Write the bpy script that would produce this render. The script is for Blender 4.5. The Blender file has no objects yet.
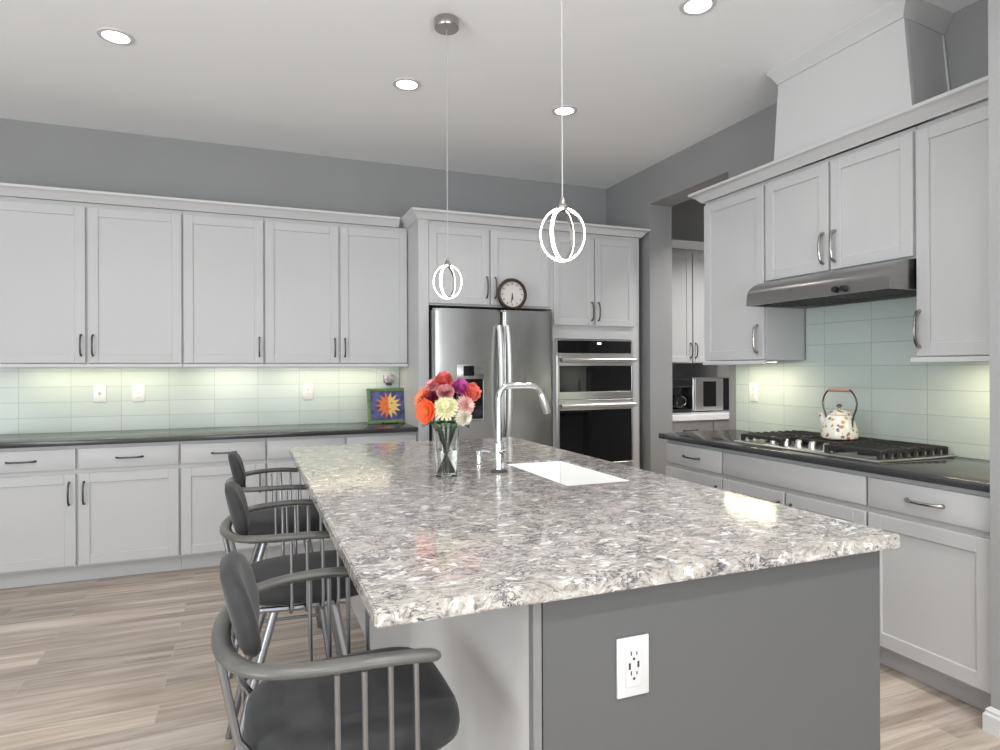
import bpy, bmesh, math, random
from mathutils import Vector, Matrix, Euler
random.seed(7)
sc = bpy.context.scene
COL = sc.collection
PI = math.pi

# ------------------------------------------------------------------ camera, world, light, exposure
TH, RO, CH, FPX = 0.3785, -0.0039, 1.348, 633.8
f_ = Vector((math.sin(TH), math.cos(TH), 0)); r_ = Vector((math.cos(TH), -math.sin(TH), 0)); u_ = Vector((0, 0, 1))
rr = r_ * math.cos(RO) + u_ * math.sin(RO); uu = u_ * math.cos(RO) - r_ * math.sin(RO)
cam = bpy.data.cameras.new('camera'); co = bpy.data.objects.new('camera', cam); COL.objects.link(co)
M = Matrix.Identity(4)
for i in range(3):
    M[i][0] = rr[i]; M[i][1] = uu[i]; M[i][2] = -f_[i]
M[2][3] = CH
co.matrix_world = M
cam.sensor_width = 36.0; cam.lens = FPX / 1000 * 36.0; cam.shift_y = -0.0056
cam.clip_start = 0.02
sc.camera = co

sc.view_settings.view_transform = 'Standard'; sc.view_settings.look = 'None'
sc.view_settings.gamma = 1.0; sc.view_settings.use_curve_mapping = False
sc.view_settings.exposure = 0.06
sc.cycles.use_denoising = True
sc.cycles.max_bounces = 10; sc.cycles.diffuse_bounces = 6; sc.cycles.glossy_bounces = 5
sc.cycles.transmission_bounces = 10; sc.cycles.caustics_reflective = False; sc.cycles.caustics_refractive = False
sc.cycles.sample_clamp_indirect = 4.0

world = bpy.data.worlds.new('world'); sc.world = world; world.use_nodes = True
world.node_tree.nodes['Background'].inputs[0].default_value = (0.9, 0.95, 1.0, 1)
world.node_tree.nodes['Background'].inputs[1].default_value = 0.6

def area(name, loc, rot, sx, sy, power, color=(1, 1, 1), spread=None, shape='RECTANGLE'):
    l = bpy.data.lights.new(name, 'AREA'); l.shape = shape; l.size = sx
    if shape in ('RECTANGLE', 'ELLIPSE'): l.size_y = sy
    l.energy = power; l.color = color
    if spread: l.spread = spread
    o = bpy.data.objects.new(name, l); COL.objects.link(o); o.location = loc; o.rotation_euler = rot
    return o
# daylight through the windows (left wall, and the glazed wall behind the camera)
for yc, pw in ((-0.4, 124), (2.6, 12)):
    area('window_daylight', (-3.6, yc, 1.35), (0, -PI / 2 - 0.50, 0), 2.1, 2.3, pw, (0.93, 0.975, 1.0))
for xc, pw in ((-2.4, 26), (0.6, 124)):
    area('glass_door_daylight', (xc, -2.6, 1.3), (PI / 2 + 0.75, 0, 0), 2.6, 2.3, pw, (0.93, 0.975, 1.0))

# ------------------------------------------------------------------ materials
def mat(name, color=(0.8, 0.8, 0.8), rough=0.5, metal=0.0, spec=0.5, coat=0.0, noise=0.0, nscale=30.0, bump=0.0):
    m = bpy.data.materials.new(name); m.use_nodes = True
    nt = m.node_tree; b = nt.nodes['Principled BSDF']
    b.inputs['Base Color'].default_value = (*color, 1); b.inputs['Roughness'].default_value = rough
    b.inputs['Metallic'].default_value = metal; b.inputs['Specular IOR Level'].default_value = spec
    b.inputs['Coat Weight'].default_value = coat
    if noise > 0 or bump > 0:
        tc = nt.nodes.new('ShaderNodeTexCoord'); n = nt.nodes.new('ShaderNodeTexNoise')
        n.inputs['Scale'].default_value = nscale; n.inputs['Detail'].default_value = 4
        nt.links.new(tc.outputs['Object'], n.inputs['Vector'])
        if noise > 0:
            r = ramp(nt, n.outputs['Fac'], [(0.3, [c * (1 - noise) for c in color]), (0.7, [min(1, c * (1 + noise)) for c in color])])
            nt.links.new(r, b.inputs['Base Color'])
        if bump > 0:
            bp = nt.nodes.new('ShaderNodeBump'); bp.inputs['Strength'].default_value = bump; bp.inputs['Distance'].default_value = 0.002
            nt.links.new(n.outputs['Fac'], bp.inputs['Height']); nt.links.new(bp.outputs[0], b.inputs['Normal'])
    return m

def ramp(nt, src, stops, interp='LINEAR'):
    r = nt.nodes.new('ShaderNodeValToRGB'); r.color_ramp.interpolation = interp
    els = r.color_ramp.elements
    while len(els) < len(stops): els.new(0.5)
    for e, (p, c) in zip(els, stops):
        e.position = p; e.color = (*c, 1) if len(c) == 3 else c
    nt.links.new(src, r.inputs[0])
    return r.outputs[0]

def mixc(nt, fac, a, b, mode='MIX'):
    n = nt.nodes.new('ShaderNodeMix'); n.data_type = 'RGBA'; n.blend_type = mode
    for s, v in ((n.inputs[0], fac), (n.inputs[6], a), (n.inputs[7], b)):
        if hasattr(v, 'is_output'): nt.links.new(v, s)
        else: s.default_value = v if not isinstance(v, tuple) else (*v, 1)
    return n.outputs[2]

def emis(name, color, strength):
    m = bpy.data.materials.new(name); m.use_nodes = True
    b = m.node_tree.nodes['Principled BSDF']
    b.inputs['Base Color'].default_value = (*color, 1)
    b.inputs['Emission Color'].default_value = (*color, 1); b.inputs['Emission Strength'].default_value = strength
    return m

def glass(name, color=(1, 1, 1), ior=1.45, rough=0.0):
    m = mat(name, color, rough); b = m.node_tree.nodes['Principled BSDF']
    b.inputs['Transmission Weight'].default_value = 1.0; b.inputs['IOR'].default_value = ior
    return m

def texnoise(nt, vec, scale, detail=4, rough=0.55, dist=0.0):
    n = nt.nodes.new('ShaderNodeTexNoise'); n.inputs['Scale'].default_value = scale
    n.inputs['Detail'].default_value = detail; n.inputs['Roughness'].default_value = rough
    n.inputs['Distortion'].default_value = dist
    nt.links.new(vec, n.inputs['Vector'])
    return n

def mapping(nt, vec, scale=(1, 1, 1), rot=(0, 0, 0), loc=(0, 0, 0)):
    m = nt.nodes.new('ShaderNodeMapping'); m.inputs['Scale'].default_value = scale
    m.inputs['Rotation'].default_value = rot; m.inputs['Location'].default_value = loc
    nt.links.new(vec, m.inputs['Vector'])
    return m.outputs[0]

def make_quartz():
    m = mat('quartz', (0.7, 0.68, 0.66), 0.12, spec=0.5); nt = m.node_tree; b = nt.nodes['Principled BSDF']
    tc = nt.nodes.new('ShaderNodeTexCoord'); v = tc.outputs['Object']
    warp = texnoise(nt, v, 9, 3)
    sub = nt.nodes.new('ShaderNodeVectorMath'); sub.operation = 'MULTIPLY_ADD'
    nt.links.new(warp.outputs['Color'], sub.inputs[0]); sub.inputs[1].default_value = (0.10, 0.10, 0.10); nt.links.new(v, sub.inputs[2])
    vw = sub.outputs[0]
    # flowing grains, longest along the slab's short side
    gv = mapping(nt, vw, (0.8, 1.5, 1.5), (0, 0, 0.25))
    n1 = texnoise(nt, gv, 34, 6, 0.62, 0.9)
    base = ramp(nt, n1.outputs['Fac'], [(0.24, (0.13, 0.12, 0.113)), (0.38, (0.27, 0.25, 0.233)), (0.46, (0.375, 0.35, 0.33)), (0.58, (0.46, 0.44, 0.415)), (0.74, (0.60, 0.585, 0.565))])
    n2 = texnoise(nt, v, 3.2, 3)
    tint = ramp(nt, n2.outputs['Fac'], [(0.35, (1.0, 0.99, 0.95)), (0.50, (0.99, 0.975, 0.96)), (0.66, (0.97, 0.91, 0.925))])
    c = mixc(nt, 1.0, base, tint, 'MULTIPLY')
    # dark grey slivers where a stretched noise crosses its middle, gathered in drifts
    n3 = texnoise(nt, mapping(nt, vw, (0.75, 1.8, 1.8), (0, 0, 0.35), (3, 1, 2)), 24, 5, 0.55, 1.4)
    sl = ramp(nt, n3.outputs['Fac'], [(0.445, (0, 0, 0)), (0.485, (1, 1, 1)), (0.510, (1, 1, 1)), (0.550, (0, 0, 0))])
    n4 = texnoise(nt, v, 15, 4, 0.6)
    ms = ramp(nt, n4.outputs['Fac'], [(0.42, (0, 0, 0)), (0.54, (1, 1, 1))])
    n5 = texnoise(nt, v, 60, 2)
    dark = ramp(nt, n5.outputs['Fac'], [(0.42, (0.030, 0.034, 0.045)), (0.64, (0.16, 0.16, 0.172))])
    c = mixc(nt, mixc(nt, 1.0, sl, ms, 'MULTIPLY'), c, dark)
    # small dark specks
    n6 = texnoise(nt, gv, 85, 3, 0.6, 0.5)
    spk = ramp(nt, n6.outputs['Fac'], [(0.33, (0.9, 0.9, 0.9)), (0.41, (0, 0, 0))])
    c = mixc(nt, spk, c, (0.10, 0.10, 0.105))
    # white chips
    n7 = texnoise(nt, mapping(nt, vw, (1, 1.5, 1.5), (0, 0, 0.2), (7, 5, 1)), 26, 3, 0.5, 0.6)
    chip = ramp(nt, n7.outputs['Fac'], [(0.58, (0, 0, 0)), (0.66, (0.8, 0.8, 0.8))])
    c = mixc(nt, chip, c, (0.72, 0.71, 0.70))
    nt.links.new(c, b.inputs['Base Color'])
    return m

def make_floor():
    m = mat('wood_look_tile', (0.5, 0.45, 0.4), 0.32, spec=0.4); nt = m.node_tree; b = nt.nodes['Principled BSDF']
    tc = nt.nodes.new('ShaderNodeTexCoord'); v = tc.outputs['Object']
    br = nt.nodes.new('ShaderNodeTexBrick'); br.offset = 0.37; br.offset_frequency = 2
    br.inputs['Scale'].default_value = 1.0; br.inputs['Brick Width'].default_value = 0.91; br.inputs['Row Height'].default_value = 0.152
    br.inputs['Mortar Size'].default_value = 0.0022; br.inputs['Mortar Smooth'].default_value = 0.1; br.inputs['Bias'].default_value = 0.0
    br.inputs['Color1'].default_value = (0, 0, 0, 1); br.inputs['Color2'].default_value = (1, 1, 1, 1); br.inputs['Mortar'].default_value = (0.5, 0.5, 0.5, 1)
    nt.links.new(v, br.inputs['Vector'])
    # each plank shifts the grain
    sep = nt.nodes.new('ShaderNodeVectorMath'); sep.operation = 'MULTIPLY_ADD'
    nt.links.new(br.outputs['Color'], sep.inputs[0]); sep.inputs[1].default_value = (3.7, 2.3, 0); nt.links.new(v, sep.inputs[2])
    g1 = texnoise(nt, mapping(nt, sep.outputs[0], (0.55, 6.5, 1)), 2.2, 5, 0.55, 0.8)
    g2 = texnoise(nt, mapping(nt, sep.outputs[0], (2.0, 40, 1)), 2.0, 4, 0.6)
    c1 = ramp(nt, g1.outputs['Fac'], [(0.25, (0.30, 0.235, 0.19)), (0.45, (0.43, 0.36, 0.30)), (0.58, (0.55, 0.475, 0.41)), (0.75, (0.66, 0.59, 0.52))])
    c2 = ramp(nt, g2.outputs['Fac'], [(0.3, (0.86, 0.85, 0.84)), (0.7, (1.05, 1.05, 1.05))])
    c = mixc(nt, 1.0, c1, c2, 'MULTIPLY')
    pl = ramp(nt, br.outputs['Color'], [(0.0, (0.76, 0.76, 0.77)), (1.0, (1.10, 1.08, 1.06))])
    c = mixc(nt, 1.0, c, pl, 'MULTIPLY')
    c = mixc(nt, br.outputs['Fac'], c, (0.42, 0.37, 0.33))
    nt.links.new(c, b.inputs['Base Color'])
    return m

def make_tile(name, plane, w, h, ox, oz, offset=0.0):
    """glass tile laid in a grid; plane 'x' runs along world x, 'y' along world y"""
    m = mat(name, (0.60, 0.66, 0.63), 0.17, spec=0.4); nt = m.node_tree; b = nt.nodes['Principled BSDF']
    tc = nt.nodes.new('ShaderNodeTexCoord'); s = nt.nodes.new('ShaderNodeSeparateXYZ'); nt.links.new(tc.outputs['Object'], s.inputs[0])
    cb = nt.nodes.new('ShaderNodeCombineXYZ')
    nt.links.new(s.outputs[0 if plane == 'x' else 1], cb.inputs[0]); nt.links.new(s.outputs[2], cb.inputs[1])
    br = nt.nodes.new('ShaderNodeTexBrick'); br.offset = offset; br.inputs['Scale'].default_value = 1
    br.inputs['Brick Width'].default_value = w; br.inputs['Row Height'].default_value = h
    br.inputs['Mortar Size'].default_value = 0.0018; br.inputs['Mortar Smooth'].default_value = 0.2
    nt.links.new(mapping(nt, cb.outputs[0], loc=(-ox, -oz, 0)), br.inputs['Vector'])
    br.inputs['Color1'].default_value = (0.545, 0.63, 0.595, 1); br.inputs['Color2'].default_value = (0.60, 0.675, 0.645, 1)
    br.inputs['Mortar'].default_value = (0.40, 0.45, 0.42, 1)
    nt.links.new(br.outputs['Color'], b.inputs['Base Color'])
    bp = nt.nodes.new('ShaderNodeBump'); bp.inputs['Strength'].default_value = 0.4; bp.inputs['Distance'].default_value = 0.001; bp.invert = True
    nt.links.new(br.outputs['Fac'], bp.inputs['Height']); nt.links.new(bp.outputs[0], b.inputs['Normal'])
    return m

def make_steel(name, color, rough, stretch=(1, 1, 60)):
    m = mat(name, color, rough, metal=1.0); nt = m.node_tree; b = nt.nodes['Principled BSDF']
    tc = nt.nodes.new('ShaderNodeTexCoord')
    n = texnoise(nt, mapping(nt, tc.outputs['Object'], stretch), 6, 3)
    nt.links.new(ramp(nt, n.outputs['Fac'], [(0.3, [c * 0.93 for c in color]), (0.7, [c * 1.05 for c in color])]), b.inputs['Base Color'])
    return m

def make_floral():
    m = mat('enamel_floral', (0.85, 0.82, 0.72), 0.15); nt = m.node_tree; b = nt.nodes['Principled BSDF']
    tc = nt.nodes.new('ShaderNodeTexCoord'); v = tc.outputs['Object']
    vo = nt.nodes.new('ShaderNodeTexVoronoi'); vo.inputs['Scale'].default_value = 34; nt.links.new(v, vo.inputs['Vector'])
    w = texnoise(nt, v, 70, 2)
    ad = nt.nodes.new('ShaderNodeMath'); ad.operation = 'MULTIPLY_ADD'; nt.links.new(w.outputs['Fac'], ad.inputs[0]); ad.inputs[1].default_value = 0.8
    nt.links.new(vo.outputs['Distance'], ad.inputs[2])
    mk = ramp(nt, ad.outputs[0], [(0.72, (1, 1, 1)), (0.78, (0, 0, 0))])
    sp = nt.nodes.new('ShaderNodeSeparateColor'); nt.links.new(vo.outputs['Color'], sp.inputs[0])
    colr = ramp(nt, sp.outputs[0], [(0.0, (0.45, 0.25, 0.10)), (0.25, (0.55, 0.42, 0.12)), (0.45, (0.16, 0.17, 0.30)), (0.65, (0.22, 0.28, 0.12)), (0.85, (0.50, 0.16, 0.14))], 'CONSTANT')
    nt.links.new(mixc(nt, mk, (0.84, 0.81, 0.72), colr), b.inputs['Base Color'])
    return m

def make_felt():
    m = mat('charcoal_velvet', (0.021, 0.021, 0.022), 0.85, noise=0.4, nscale=14, bump=0.1)
    b = m.node_tree.nodes['Principled BSDF']; b.inputs['Sheen Weight'].default_value = 0.12; b.inputs['Sheen Roughness'].default_value = 0.4
    return m

W = {}
W['white'] = mat('white_cabinet_paint', (0.55, 0.55, 0.555), 0.38, spec=0.4)
W['trim'] = mat('white_trim_paint', (0.62, 0.62, 0.625), 0.4, spec=0.4)
W['wall'] = mat('grey_wall_paint', (0.32, 0.32, 0.322), 0.85, spec=0.2, noise=0.02, nscale=3, bump=0.05)
W['wall2'] = mat('bounce_wall_paint', (0.72, 0.72, 0.72), 0.85, spec=0.2)  # pale colour for the unseen walls, chosen to bounce more light into the room
W['ceil'] = mat('ceiling_paint', (0.93, 0.935, 0.94), 0.9, spec=0.1, bump=0.08, nscale=80)
W['island'] = mat('grey_island_paint', (0.102, 0.102, 0.103), 0.55, spec=0.3)
W['post'] = mat('mid_grey_post_paint', (0.19, 0.19, 0.19), 0.5, spec=0.3)
W['knee'] = mat('light_grey_panel_paint', (0.58, 0.58, 0.575), 0.5, spec=0.3)
W['counter'] = mat('dark_quartz', (0.045, 0.045, 0.047), 0.16, spec=0.5, noise=0.2, nscale=120)
W['quartz'] = make_quartz(); W['floor'] = make_floor()
W['tileB'] = make_tile('glass_tile_back', 'x', 0.31, 0.108, 0.072, 0.914 - 0.002)
W['tileR'] = make_tile('glass_tile_range', 'y', 0.31, 0.127, 2.197, 0.981 - 0.127)
W['pewter'] = mat('pewter_metal', (0.13, 0.127, 0.125), 0.3, metal=1.0)
W['nickel'] = mat('satin_nickel', (0.42, 0.40, 0.38), 0.22, metal=1.0)
W['chrome'] = mat('chrome', (0.72, 0.735, 0.75), 0.06, metal=1.0)
W['steel'] = make_steel('stainless_steel', (0.42, 0.42, 0.415), 0.26, (1, 1, 1))
W['steelh'] = make_steel('stainless_hood', (0.36, 0.35, 0.345), 0.28, (1, 40, 40))
W['bright'] = mat('bright_steel', (0.72, 0.71, 0.70), 0.28, metal=1.0)
W['satin'] = mat('satin_steel_bar', (0.84, 0.84, 0.83), 0.5, metal=1.0)
W['black'] = mat('black_plastic', (0.012, 0.012, 0.013), 0.35)
W['bglass'] = mat('black_glass', (0.006, 0.006, 0.007), 0.04, spec=0.5)
W['iron'] = mat('cast_iron', (0.018, 0.018, 0.018), 0.55, bump=0.2, nscale=200)
W['dgrey'] = mat('dark_grey_metal', (0.05, 0.05, 0.052), 0.4)
W['porc'] = mat('white_porcelain', (0.92, 0.92, 0.915), 0.12)
W['plate'] = mat('white_plastic', (0.80, 0.80, 0.795), 0.3)
W['slot'] = mat('dark_slot', (0.02, 0.02, 0.02), 0.6)
W['velvet'] = make_felt()
W['stool'] = mat('gunmetal_tube', (0.30, 0.31, 0.33), 0.3, metal=1.0)
W['rail'] = mat('taupe_bentwood', (0.085, 0.083, 0.078), 0.32, spec=0.5, noise=0.12, nscale=20)
W['led'] = emis('led_diffuser', (1.0, 0.97, 0.92), 12.0)
W['can'] = emis('downlight_lens', (1.0, 0.99, 0.97), 8.0)
W['strip'] = emis('strip_light_lens', (1.0, 0.93, 0.80), 3.0)
W['glass'] = glass('clear_glass'); W['water'] = glass('water', (0.97, 1.0, 0.97), 1.33)
W['floral'] = make_floral()
W['wood'] = mat('grip_wood', (0.50, 0.30, 0.22), 0.4)
W['clockframe'] = mat('clock_bronze', (0.035, 0.022, 0.015), 0.3, spec=0.6)
W['clockface'] = mat('clock_face', (0.62, 0.59, 0.56), 0.4)

# ------------------------------------------------------------------ mesh helpers
class MB:
    def __init__(s): s.bm = bmesh.new()
    def box(s, x0, x1, y0, y1, z0, z1, bev=0.0, seg=1):
        b = s.bm; xs = sorted((x0, x1)); ys = sorted((y0, y1)); zs = sorted((z0, z1))
        v = [b.verts.new((x, y, z)) for x in xs for y in ys for z in zs]
        fs = [b.faces.new([v[i] for i in q]) for q in ((0, 1, 3, 2), (4, 6, 7, 5), (0, 4, 5, 1), (2, 3, 7, 6), (0, 2, 6, 4), (1, 5, 7, 3))]
        if bev > 0:
            es = list({e for f in fs for e in f.edges})
            bmesh.ops.bevel(b, geom=es, offset=bev, segments=seg, affect='EDGES', profile=0.5)
        return s
    def tube(s, pts, r, seg=10, cap=True, flat=1.0, up=None):
        """sweep a circle (or an ellipse, flat < 1 squeezes the second axis) along pts"""
        b = s.bm; pts = [Vector(p) for p in pts]; n = len(pts)
        rs = r if isinstance(r, (list, tuple)) else [r] * n
        tg = [(pts[min(i + 1, n - 1)] - pts[max(i - 1, 0)]).normalized() for i in range(n)]
        a = Vector(up) if up else (Vector((0, 0, 1)) if abs(tg[0].z) < 0.9 else Vector((1, 0, 0)))
        rings = []
        for i in range(n):
            if up: a = Vector(up)
            a = (a - tg[i] * a.dot(tg[i])).normalized(); c = tg[i].cross(a)
            rings.append([b.verts.new(pts[i] + (a * math.cos(t) * flat + c * math.sin(t)) * rs[i]) for t in [2 * PI * k / seg for k in range(seg)]])
        for i in range(n - 1):
            for k in range(seg):
                b.faces.new((rings[i][k], rings[i][(k + 1) % seg], rings[i + 1][(k + 1) % seg], rings[i + 1][k]))
        if cap:
            b.faces.new(rings[0][::-1]); b.faces.new(rings[-1])
        return s
    def lathe(s, prof, seg=32, center=(0, 0, 0), mtx=None, closed=False):
        b = s.bm; c = Vector(center); rings = []
        for (r, z) in prof:
            if r < 1e-6:
                p = Vector((0, 0, z)); p = (mtx @ p if mtx else p) + c
                rings.append([b.verts.new(p)])
            else:
                ring = []
                for k in range(seg):
                    t = 2 * PI * k / seg; p = Vector((r * math.cos(t), r * math.sin(t), z))
                    ring.append(b.verts.new((mtx @ p if mtx else p) + c))
                rings.append(ring)
        if closed: rings.append(rings[0])
        for A, B in zip(rings, rings[1:]):
            for k in range(seg):
                k2 = (k + 1) % seg
                if len(A) == 1 and len(B) == 1: continue
                if len(A) == 1: b.faces.new((A[0], B[k], B[k2]))
                elif len(B) == 1: b.faces.new((A[k2], A[k], B[0]))
                else: b.faces.new((A[k], A[k2], B[k2], B[k]))
        for R_, rev in ((rings[0], True), (rings[-1], False)):
            if len(R_) > 1 and not closed: b.faces.new(R_[::-1] if rev else R_)
        return s
    def cyl(s, c, r, h, axis='z', seg=24, bev=0.0):
        m = {'z': Matrix.Identity(3), 'x': Matrix.Rotation(PI / 2, 3, 'Y'), 'y': Matrix.Rotation(-PI / 2, 3, 'X')}[axis]
        p = [(r, 0), (r, h)] if bev == 0 else [(r - bev, 0), (r, bev), (r, h - bev), (r - bev, h)]
        return s.lathe(p, seg, c, m)
    def prism(s, poly, axis, a0, a1, bev=0.0):
        """extrude a 2D polygon: axis 'x' poly=(y,z); 'y' poly=(x,z); 'z' poly=(x,y)"""
        b = s.bm
        def P(p, a): return {'x': (a, p[0], p[1]), 'y': (p[0], a, p[1]), 'z': (p[0], p[1], a)}[axis]
        A = [b.verts.new(P(p, a0)) for p in poly]; B = [b.verts.new(P(p, a1)) for p in poly]; n = len(poly)
        fs = [b.faces.new(A), b.faces.new(B[::-1])]
        for i in range(n): fs.append(b.faces.new((A[i], B[i], B[(i + 1) % n], A[(i + 1) % n])))
        if bev > 0:
            bmesh.ops.bevel(b, geom=list({e for f in fs for e in f.edges}), offset=bev, segments=2, affect='EDGES')
        return s
    def sweep(s, path, prof, z0=0.0):
        """mitred moulding: path of (x, y), profile of (offset to the right of travel, z)"""
        b = s.bm; P = [Vector((p[0], p[1])) for p in path]; n = len(P); rings = []
        for i in range(n):
            ds = []
            if i > 0: ds.append((P[i] - P[i - 1]).normalized())
            if i < n - 1: ds.append((P[i + 1] - P[i]).normalized())
            ns = [Vector((d.y, -d.x)) for d in ds]
            m = ns[0] if len(ns) == 1 else (ns[0] + ns[1]) / (1 + ns[0].dot(ns[1]))
            rings.append([b.verts.new((P[i].x + m.x * o, P[i].y + m.y * o, z0 + z)) for o, z in prof])
        k = len(prof)
        for i in range(n - 1):
            for j in range(k):
                b.faces.new((rings[i][j], rings[i][(j + 1) % k], rings[i + 1][(j + 1) % k], rings[i + 1][j]))
        b.faces.new(rings[0][::-1]); b.faces.new(rings[-1])
        return s
    def build(s, name, material, parent=None, loc=None, rot=None, smooth=35, sub=0):
        bm = s.bm
        bmesh.ops.recalc_face_normals(bm, faces=bm.faces)
        lim = math.radians(smooth)
        for e in bm.edges:
            if len(e.link_faces) == 2 and e.calc_face_angle(0) > lim: e.smooth = False
        for f in bm.faces: f.smooth = True
        me = bpy.data.meshes.new(name); bm.to_mesh(me); bm.free(); me.materials.append(material)
        o = bpy.data.objects.new(name, me); COL.objects.link(o)
        if parent: o.parent = parent
        if loc: o.location = loc
        if rot: o.rotation_euler = rot
        if sub:
            md = o.modifiers.new('subdivision', 'SUBSURF'); md.levels = sub; md.render_levels = sub
        return o

def tag(o, label, cat, group=None):
    o['label'] = label; o['category'] = cat
    if group: o['group'] = group
    return o
def thing(name, label, cat, loc=(0, 0, 0), rot=0.0, group=None):
    o = bpy.data.objects.new(name, None); COL.objects.link(o); o.empty_display_size = 0.05
    o.location = loc; o.rotation_euler = (0, 0, rot)
    return tag(o, label, cat, group)
def struct(name, mb, m, **k):
    o = mb.build(name, m, **k); o['kind'] = 'structure'; return o
def copy_tree(o, parent=None):
    c = o.copy(); COL.objects.link(c)
    if parent: c.parent = parent
    for ch in list(o.children): copy_tree(ch, c)
    return c
def arc(cx, cy, r, a0, a1, n):
    return [(cx + r * math.cos(a0 + (a1 - a0) * i / n), cy + r * math.sin(a0 + (a1 - a0) * i / n)) for i in range(n + 1)]

# ------------------------------------------------------------------ setting
HC = 3.09; YW = 5.319; XR = 3.227
struct('floor', MB().box(-4.2, 5.3, -3.2, 5.46, -0.1, 0.0), W['floor'])
struct('ceiling', MB().box(-4.2, 5.3, -3.2, 5.46, HC, HC + 0.1), W['ceil'])
struct('wall_back', MB().box(-4.2, 5.3, YW, YW + 0.14, 0, HC), W['wall'])
wr = MB(); wr.box(XR, XR + 0.23, 4.605, YW, 0, HC); wr.box(XR, XR + 0.23, 3.64, 4.605, 2.77, HC); wr.box(XR, XR + 0.23, 1.515, 3.64, 0, HC)
struct('wall_right', wr, W['wall'])
struct('wall_near', MB().box(2.553, XR + 0.23, -3.06, 1.512, 0, HC), W['wall'])
struct('wall_pantry', MB().box(5.16, 5.3, 3.3, YW, 0, HC).box(XR + 0.23, 5.16, 3.3, 3.44, 0, HC), W['wall'])
wl = MB()
def wall_with_openings(mb, axis, a0, a1, t0, t1, holes, zt=HC):
    cur = a0
    for (h0, h1, z0, z1) in holes:
        for (p, q, u, w) in ((cur, h0, 0, zt), (h0, h1, 0, z0), (h0, h1, z1, zt)):
            if q - p > 1e-3 and w - u > 1e-3:
                mb.box(*((t0, t1, p, q) if axis == 'y' else (p, q, t0, t1)), u, w)
        cur = h1
    mb.box(*((t0, t1, cur, a1) if axis == 'y' else (cur, a1, t0, t1)), 0, zt)
wall_with_openings(wl, 'y', -3.06, YW, -4.2, -4.06, [(-1.6, 0.8, 0.25, 2.45), (1.4, 3.8, 0.25, 2.45)])
struct('wall_left', wl, W['wall2'])
wf = MB(); wall_with_openings(wf, 'x', -4.2, 2.553, -3.2, -3.06, [(-3.75, -1.05, 0.1, 2.5), (-0.75, 1.95, 0.1, 2.5)])
struct('wall_front', wf, W['wall2'])
def win(n, axis, c, a0, a1, z0, z1):
    mb = MB()
    for (p, q, u, w) in ((a0, a1, z0, z0 + .06), (a0, a1, z1 - .06, z1), (a0, a0 + .06, z0 + .06, z1 - .06), (a1 - .06, a1, z0 + .06, z1 - .06), ((a0 + a1) / 2 - .03, (a0 + a1) / 2 + .03, z0 + .06, z1 - .06)):
        mb.box(*((c - .03, c + .03, p, q) if axis == 'y' else (p, q, c - .03, c + .03)), u, w)
    struct('window_%d' % n, mb, W['trim'])
win(1, 'y', -4.13, -1.6, 0.8, .25, 2.45); win(2, 'y', -4.13, 1.4, 3.8, .25, 2.45)
win(3, 'x', -3.13, -3.75, -1.05, .1, 2.5); win(4, 'x', -3.13, -0.75, 1.95, .1, 2.5)
BBP = [(0, 0), (0.018, 0), (0.018, 0.062), (0.012, 0.070), (0.012, 0.080), (0.006, 0.088), (0, 0.092)]
struct('baseboard_near', MB().sweep([(2.62, 1.512), (2.553, 1.512), (2.553, -3.0)], BBP), W['trim'])
# pale tile splashbacks
tag(MB().box(-1.62, 1.191, YW - 0.010, YW - 0.0005, 0.9145, 1.40).build('tile_backsplash', W['tileB']),
    'pale glass tile backsplash under the long row of upper cabinets', 'backsplash')
tag(MB().box(XR - 0.010, XR - 0.0005, 1.515, 3.56, 0.9145, 1.40).box(XR - 0.010, XR - 0.0005, 2.03, 2.95, 1.40, 1.86).build('tile_backsplash', W['tileR']),
    'aqua glass tile backsplash rising behind the gas cooktop to the range hood', 'backsplash')

# ------------------------------------------------------------------ cabinets
GAP = 0.007
def bar_handle(parent, c, vert, ln, m):
    """arched pull standing off a door; c = centre on the door face (local x, z)"""
    h = ln / 2; prof = [(-h, 0.002), (-h * 0.96, -0.014), (-h * 0.72, -0.027), (-h * 0.3, -0.032), (0, -0.033), (h * 0.3, -0.032), (h * 0.72, -0.027), (h * 0.96, -0.014), (h, 0.002)]
    rs = [0.0078, 0.0062, 0.0055, 0.0055, 0.0055, 0.0055, 0.0055, 0.0062, 0.0078]
    if m is W['nickel']: rs = [q * 1.35 for q in rs]
    pts = [((c[0], y, c[1] + t) if vert else (c[0] + t, y, c[1])) for t, y in prof]
    return MB().tube(pts, rs, 10).build('handle', m, parent)
def shaker(parent, name, x0, x1, z0, z1, stile=0.062, y=0.0, m=None):
    mb = MB(); rec = 0.009
    mb.box(x0 + 0.01, x1 - 0.01, y + rec, y + 0.019, z0 + 0.01, z1 - 0.01)
    b = 0.0025
    mb.box(x0, x0 + stile, y, y + 0.02, z0, z1, b); mb.box(x1 - stile, x1, y, y + 0.02, z0, z1, b)
    mb.box(x0 + stile, x1 - stile, y, y + 0.02, z1 - stile, z1, b); mb.box(x0 + stile, x1 - stile, y, y + 0.02, z0, z0 + stile, b)
    return mb.build(name, m or W['white'], parent)
def slab(parent, name, x0, x1, z0, z1, y=0.0):
    return MB().box(x0, x1, y, y + 0.02, z0, z1, 0.003, 2).build(name, W['white'], parent)

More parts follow.
